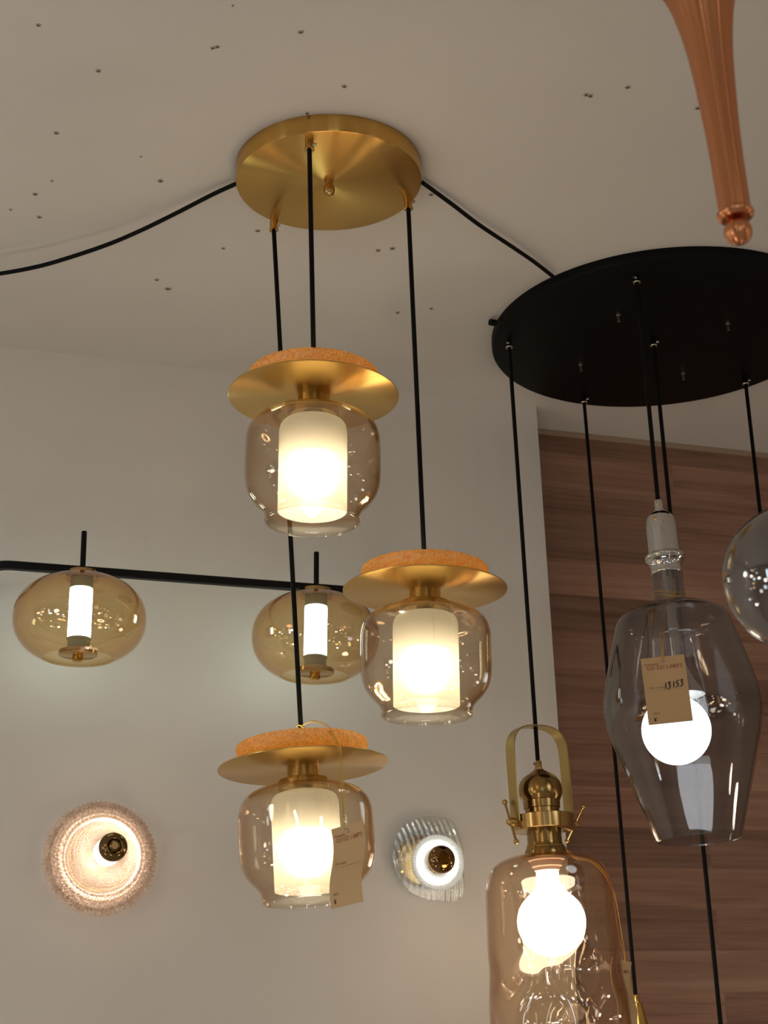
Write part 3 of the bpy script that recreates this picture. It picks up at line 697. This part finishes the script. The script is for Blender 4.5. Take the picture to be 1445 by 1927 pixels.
for (top, low, a, b, half) in (((158.5, 1000), (155.5, 1070), (154.5, 1086), (146.5, 1236), 122), ((595.3, 1039), (595, 1105), (595, 1120), (592.5, 1265), 118)):
    hdl = hd_of(on_bar(*low))
    P0, P1 = at_h(*top, hdl), at_h(*low, hdl)
    bm = bmesh.new(); tube(bm, [P1 - o0 - Vector((0, 0, .004)), P0 - o0 - (P0 - P1).normalized() * .001, P0 - o0], [.0046, .0046, .0040], 16); obj('rod', bm, M['black_bar'], bl)
    fl = Frame(a, b, hdl)
    sh = bpy.data.objects.new('onion_shade', None)
    C0 = 80; bz = 81
    pf = []
    for i in range(41):
        tt = math.radians(14 + 152 * i / 40)
        sn, cs = math.sin(tt), math.cos(tt)
        pf.append((C0 - bz * (abs(cs) ** .92) * (1 if cs > 0 else -1), half * sn ** .88))
    pf = [(3, 30)] + [p for p in pf if p[1] > 31 and p[0] > 1] 
    pf = [p for p in pf if p[0] < 152]
    sho = obj('glass_shade', lathe(shell(fl.prof(pf), -.002), 120, True), M['amber2'], bl, sharp=60)
    sho.matrix_parent_inverse = Matrix(); sho.matrix_local = Matrix.Translation(-o0) @ fl.mw
    def sub(n, pts, mt): obj(n, solid(fl.prof(pts), 48), mt, sho)
    sub('top_cap', [(-10, 30), (-2, 30), (0, 31), (4, 30.5)], M['brass'])
    sub('tube_holder', [(3, 21), (22, 21.5), (23, 20)], M['acrylic'])
    obj('light_tube', solid(smoothprof(fl.prof([(22, 19.5), (26, 21.5), (70, 21.5), (116, 21.5)]), 3), 48), M['tube_cool'], sho)
    obj('tube_tip', solid(fl.prof([(116, 22.5), (119, 22.5), (119.5, 21), (131, 21), (132, 22), (140, 22)]), 48), M['acrylic'], sho)
    sub('bottom_disc', [(139, 34), (140, 36), (147, 36), (148, 34)], M['brass'])
    obj('finial', solid(fl.prof([(147, 9), (149, 10), (158, 10), (160, 8)]), 24), M['brass_bright'], sho)

# ------------------------------------------------------------------ wall lamp with cut-glass dome
P1 = at_y(189.5, 1614, YW - .014)
wm = Matrix.Translation((P1.x, YW, P1.z)) @ Matrix.Rotation(PI / 2, 4, 'X')   # local +Z points out of the wall
wl = thing('wall_lamp', 'round peach cut-glass dome wall lamp with a dark brass knob', 'wall lamp', wm)
Rw = 102.5 * depth(P1) / F
def cut_bump(nt, shaders):
    tc = nt.nodes.new('ShaderNodeTexCoord'); sp = nt.nodes.new('ShaderNodeSeparateXYZ'); nt.links.new(tc.outputs['Object'], sp.inputs[0])
    r = mth(nt, 'SQRT', mth(nt, 'ADD', mth(nt, 'POWER', mth(nt, 'ABSOLUTE', sp.outputs[0]), 2.0), mth(nt, 'POWER', mth(nt, 'ABSOLUTE', sp.outputs[1]), 2.0)))
    an = mth(nt, 'ARCTAN2', sp.outputs[1], sp.outputs[0])
    lg = mth(nt, 'LOGARITHM', mth(nt, 'ADD', r, .004), 2.718)
    a1 = mth(nt, 'SINE', mth(nt, 'ADD', mth(nt, 'MULTIPLY', an, 44), mth(nt, 'MULTIPLY', lg, 40)))
    a2 = mth(nt, 'SINE', mth(nt, 'SUBTRACT', mth(nt, 'MULTIPLY', an, 44), mth(nt, 'MULTIPLY', lg, 40)))
    bp = nt.nodes.new('ShaderNodeBump'); bp.inputs['Strength'].default_value = 1; bp.inputs['Distance'].default_value = .008
    nt.links.new(mth(nt, 'MULTIPLY', a1, a2), bp.inputs['Height'])
    for s in shaders: nt.links.new(bp.outputs[0], s.inputs['Normal'])
M['cut'] = thin_glass('peach_cut_glass', (.97, .92, .86), (.85, .68, .54), .12, .05, bump=cut_bump, scatter=.45, scol=(1, .78, .62))
dome = [(1.0, .0), (1.01, .004), (1.0, .012), (.95, .016), (.91, .014), (.885, .020), (.83, .024), (.80, .0225), (.775, .028), (.73, .033), (.71, .032), (.685, .038), (.62, .052), (.50, .080), (.36, .108), (.22, .126), (.16, .131)]
def rimcut(r, z, a):
    q = r / Rw
    if q > .97: return r * (1 + .010 * math.sin(a * 76)), z + .002 * math.sin(a * 76)
    if .70 < q < .93: return r, z + .0034 * math.sin(a * 60 + (q * 60))
    return r, z
dm = smoothprof([(a * Rw, b) for a, b in dome], 4)
obj('glass_dome', lathe(shell(dm, .0028), 384, True, fn=rimcut), M['cut'], wl, sharp=80)
obj('back_plate', solid([(.055, .0), (.055, .010), (.052, .012)], 64), M['brass'], wl)
obj('lamp_stem', solid([(.012, .010), (.012, .132)], 32), M['brass'], wl)
bm = bmesh.new(); lathe(smoothprof([(.010, .062), (.018, .067), (.022, .075), (.018, .084), (.010, .088)], 4), 40, bm=bm); obj('bulb', bm, emit('wall_bulb', (1, .92, .85), 95), wl)
obj('added_glow_ring', lathe([(.060, .018), (.066, .018), (.066, .024), (.060, .024)], 64, True), emit('dome_glow_fill', (1, .93, .84), 14), wl)  # added emitter behind the dome, brightens its outer glass
kn = obj('knob', solid(smoothprof([(.011, .128), (.0208, .130), (.0230, .138), (.0208, .146), (.0148, .1505)], 4) + [(.0116, .151), (.010, .148), (.0083, .1475), (.0079, .152), (.0055, .1545)], 48), M['bronze_knob'], wl)

# ------------------------------------------------------------------ wall lamp with ribbed clear glass plate
P2 = at_y(806, 1619, YW - .03)
wm = Matrix.Translation((P2.x, YW, P2.z)) @ Matrix.Rotation(PI / 2, 4, 'X')
w2 = thing('wall_lamp', 'clear ribbed glass leaf-shaped wall lamp with a glowing white ring', 'wall lamp', wm)
u = depth(P2) / F
ol = [(603, 0), (598, 150), (560, 290), (485, 430), (370, 530), (240, 590), (100, 618), (-60, 622), (-200, 600), (-320, 530), (-375, 400), (-392, 250), (-400, 50), (-402, -150), (-405, -300), (-385, -420), (-320, -500), (-200, -530), (-60, -525), (80, -510), (220, -480), (350, -420), (460, -320), (545, -180)]
ol = [(-a / 7.225 * u, b / 7.225 * u) for a, b in ol]
ols = []
n = len(ol)
for i in range(n):
    a, b, c, e_ = [Vector(ol[(i + k) % n]) for k in (-1, 0, 1, 2)]
    for k in range(8):
        t = k / 8; ols.append(.5 * (2 * b + (c - a) * t + (2 * a - 5 * b + 4 * c - e_) * t * t + (3 * b - a - 3 * c + e_) * t ** 3))
bm = bmesh.new(); NR = 40; g = {}
def plate_z(x, y):
    q = math.hypot(x, y) / .085
    z = .034 - .012 * q * q + .10 * max(0, x) * 0
    v = x + y * .22 + 2.2 * y * y * (1 if y < 0 else .4)     # curved ribs
    return z +   .0022 * math.sin(v * 2 * PI / .0105) * min(1, q * 1.5)
for s, th in ((0, 0), (1, -.0045)):
    for j in range(NR + 1):
        for i, p in enumerate(ols):
            q = p * (.2 + .8 * j / NR); g[s, j, i] = bm.verts.new((q.x, q.y, plate_z(q.x, q.y) + th))
n = len(ols)
for j in range(NR):
    for i in range(n):
        k = (i + 1) % n
        for s in (0, 1): bm.faces.new((g[s, j, i], g[s, j, k], g[s, j + 1, k], g[s, j + 1, i]))
for i in range(n):
    k = (i + 1) % n
    for j in (0, NR): bm.faces.new((g[0, j, i], g[0, j, k], g[1, j, k], g[1, j, i]))
obj('glass_plate', bm, thin_glass('ribbed_clear_glass', (.955, .965, .95), (.50, .56, .47), .15, .03), w2, sharp=80).location = (16 * u, -2 * u, 0)
bp_ = obj('back_plate', solid([(.045, 0), (.045, .014), (.042, .017)], 64), M['brass_bright'], w2); bp_.location = (-.006, .002, 0)
obj('lamp_stem', solid([(.011, .015), (.011, .05)], 32), M['brass'], w2)
off = Vector((12 * u, -6 * u, 0)); offk = Vector((10 * u, -4 * u, 0))
def ringbump(nt, shaders):
    tc = nt.nodes.new('ShaderNodeTexCoord'); sp = nt.nodes.new('ShaderNodeSeparateXYZ'); nt.links.new(tc.outputs['Object'], sp.inputs[0])
    an = mth(nt, 'ARCTAN2', sp.outputs[1], sp.outputs[0])
    r = mth(nt, 'SQRT', mth(nt, 'ADD', mth(nt, 'POWER', mth(nt, 'ABSOLUTE', sp.outputs[0]), 2.0), mth(nt, 'POWER', mth(nt, 'ABSOLUTE', sp.outputs[1]), 2.0)))
    a1 = mth(nt, 'SINE', mth(nt, 'ADD', mth(nt, 'MULTIPLY', an, 70), mth(nt, 'MULTIPLY', r, 700)))
    bp = nt.nodes.new('ShaderNodeBump'); bp.inputs['Strength'].default_value = .8; bp.inputs['Distance'].default_value = .002
    nt.links.new(a1, bp.inputs['Height'])
    for s in shaders: nt.links.new(bp.outputs[0], s.inputs['Normal'])
fro = thin_glass('frosted_ring_glass', (.9, .9, .86), (.8, .8, .72), .08, .08, bump=ringbump, scatter=.75, scol=(.9, .9, .84))
rg = obj('glass_ring', lathe(smoothprof([(.019, .052), (.024, .058), (.034, .0575), (.0405, .053), (.042, .046), (.040, .040), (.030, .0385), (.019, .040)], 4), 96, True), fro, w2); rg.location = off; rg.scale = (1.15, 1.15, 1)
led = obj('led_ring', lathe([(.024, .044), (.036, .044), (.036, .047), (.024, .047)], 64, True), emit('ring_led', (1, .98, .93), 4), w2); led.location = off; led.scale = (1.1, 1.1, 1)
kn = obj('knob', solid(smoothprof([(.010, .045), (.012, .056), (.0195, .060), (.0205, .067), (.018, .0745), (.0115, .0785)], 4) + [(.009, .079), (.0085, .0775), (.001, .0775)], 48), principled('polished_bronze', (.26, .15, .06), .08, 1), w2); kn.location = offk; kn.scale = (1.2, 1.2, 1.05)

# ------------------------------------------------------------------ copper drop, top right, close to the eye
fc = Frame((1321, 0), (1385.5, 415), 1.12)
cp = thing('pendant_lamp', 'copper trumpet-shaped drop ending in a small ball, close at the top right', 'pendant lamp', fc.mw)
body = [(-392, 22), (-388, 40), (-360, 78), (-310, 108), (-250, 126), (-190, 130), (-130, 120), (-60, 92), (0, 65.5), (50, 52.5), (100, 44), (150, 38.8), (205, 35), (255, 32), (305, 30.3), (360, 29.6), (404, 29.2)]
def flute(r, z, a): return r * (1 + .016 * math.sin(a * 9 + z * 5)), z
obj('trumpet_body', solid(smoothprof(fc.prof(body), 5), 112, fn=lambda r, z, a: flute(r, z, a) if r > 1e-6 else (1e-6, z)), M['copper'], cp)
obj('collar', solid(smoothprof(fc.prof([(402, 29), (405, 33), (409, 34), (414, 32), (418, 27)]), 4), 48), M['copper'], cp)
bm = bmesh.new(); ball(bm, (0, 0, -440 * fc.k), 26 * fc.r, 40); obj('tip_ball', bm, M['copper'], cp)
obj('cord_grip', solid(fc.prof([(-410, 9), (-391, 10)]), 24), M['copper'], cp)
Pt = fc.mw @ Vector((0, 0, 405 * fc.k)); Lc = fc.loc(Vector((Pt.x, Pt.y, ZC - .02)))
bm = bmesh.new(); tube(bm, [Vector((0, 0, 405 * fc.k)), Lc], .003, 12); obj('cord', bm, M['cord'], cp)
rose = obj('ceiling_rose', solid([(.05, .02), (.05, .004), (.045, 0), (.006, -.002)], 48), M['copper'], cp)
rose.matrix_local = fc.inv @ Matrix.Translation((Pt.x, Pt.y, ZC - .0203))

# ------------------------------------------------------------------ grey glass globe at the right edge
Pg = at_h(1499, 1085, 1.42); s = depth(Pg) / F
gl = thing('globe_lamp', 'grey reflective glass globe at the right edge, close to the viewer', 'lamp', Matrix.Translation(Pg))
rg_ = 133 * s
pf = [(rg_ * math.sin(math.radians(a)), rg_ * math.cos(math.radians(a))) for a in range(14, 179, 3)] + [(.0001, -rg_)]
obj('globe', lathe(shell(pf, -.0022), 96, True), M['globe'], gl, sharp=60)
obj('cap', solid([(.017, rg_ * .95), (.017, rg_ * 1.1), (.012, rg_ * 1.16)], 32), M['brass_dark'], gl)
obj('bulb_socket', solid([(.012, rg_ * .96), (.013, rg_ * .3), (.010, rg_ * .25)], 24), M['brass_dark'], gl)
bm = bmesh.new(); ball(bm, (0, 0, -.004), .021, 32); obj('bulb', bm, M['clearbulb'], gl)
arm = [Vector((0, 0, rg_ * 1.1)), Vector((.02, 0, rg_ * 1.3)), Vector((.08, 0, rg_ * 1.36)), Vector((.22, 0, rg_ * 1.36))]
bm = bmesh.new(); tube(bm, spline(arm, 6), .004, 12); obj('arm', bm, M['brass_dark'], gl)
bm = bmesh.new(); tube(bm, [Vector((.22, 0, rg_ * 1.3)), Vector((.22, 0, ZC - Pg.z - .01))], .006, 12); obj('stem', bm, M['brass_dark'], gl)
q = obj('ceiling_rose', solid([(.05, 0), (.05, -.016), (.045, -.02)], 40), M['brass_dark'], gl); q.location = (.22, 0, ZC - Pg.z)

# ------------------------------------------------------------------ light: the showroom around
def point(x, y, z, w, col, r=.035):
    l = bpy.data.lights.new('showroom_or_fill_light', 'POINT'); l.energy = w; l.color = col; l.shadow_soft_size = r
    o = bpy.data.objects.new('showroom_or_fill_light', l); COL.objects.link(o); o.location = (x, y, z)
def area(x, y, z, sx, sy, w, col, rot=(0, 0, 0)):
    l = bpy.data.lights.new('showroom_panel', 'AREA'); l.shape = 'RECTANGLE'; l.size = sx; l.size_y = sy; l.energy = w; l.color = col
    o = bpy.data.objects.new('showroom_panel', l); COL.objects.link(o); o.location = (x, y, z); o.rotation_euler = rot
warm, neut, cool, amb = (1, .86, .68), (1, .95, .88), (.76, .89, 1), (1, .70, .42)
rl = random.Random(21)
LS = 0.60
for i in range(64):
    a = rl.uniform(.12, 2 * PI - .12) - PI / 2
    d_ = rl.uniform(1.3, 4.2)
    x, y = .4 + d_ * math.cos(a) * .95, .3 + d_ * math.sin(a)
    if y > .5 and abs(math.degrees(math.atan2(x, y)) - 19) < 24: continue      # keep the view itself free
    x = max(-3.7, min(3.9, x)); y = max(-4.6, min(2.2, y)); z = rl.uniform(1.0, 2.5)
    r_ = rl.choice((.03, .04, .06, .08, .1)); L_ = rl.choice((9, 14, 22))
    point(x, y, z, LS * L_ * 39.5 * r_ * r_ * .55, rl.choice((warm, warm, neut, neut, neut, cool, cool, amb)), r_)
# added fill lights left, right and below the view, brightening ceiling, wall and wood
point(-1.6, 1.3, 1.7, LS * 5, neut, .06); point(-1.1, .6, 1.3, LS * 5, neut, .06); point(3.0, 1.6, 1.5, LS * 5.5, warm, .06); point(2.6, .4, 1.2, LS * 5, warm, .06)
point(.2, 1.2, .8, LS * 8.5, warm, .05); point(1.5, 1.6, .7, LS * 6, warm, .05); point(-.5, 2.0, 1.0, LS * 4.5, warm, .05)
area(-1.6, -1.6, ZC - .03, .3, 1.2, LS * 18, neut); area(1.2, -2.2, ZC - .03, .3, 1.2, LS * 18, neut)
area(-.2, -4.0, 1.7, .25, 1.6, LS * 10, cool, (PI / 2, 0, 0)); area(-3.9, .2, 1.6, 1.2, .25, LS * 8, cool, (0, -PI / 2, 0))
wd = bpy.data.worlds.new('world'); sc.world = wd; wd.use_nodes = True
wd.node_tree.nodes['Background'].inputs[0].default_value = (.9, .8, .7, 1); wd.node_tree.nodes['Background'].inputs[1].default_value = .05

# ------------------------------------------------------------------ render look
sc.view_settings.view_transform = 'Standard'; sc.view_settings.look = 'None'
sc.view_settings.exposure = 0.0; sc.view_settings.gamma = 1.0; sc.view_settings.use_curve_mapping = False
cy = sc.cycles
cy.max_bounces = 10; cy.diffuse_bounces = 3; cy.glossy_bounces = 5; cy.transmission_bounces = 6; cy.transparent_max_bounces = 32
cy.caustics_reflective = False; cy.caustics_refractive = False; cy.sample_clamp_indirect = 4.0
cy.use_denoising = True
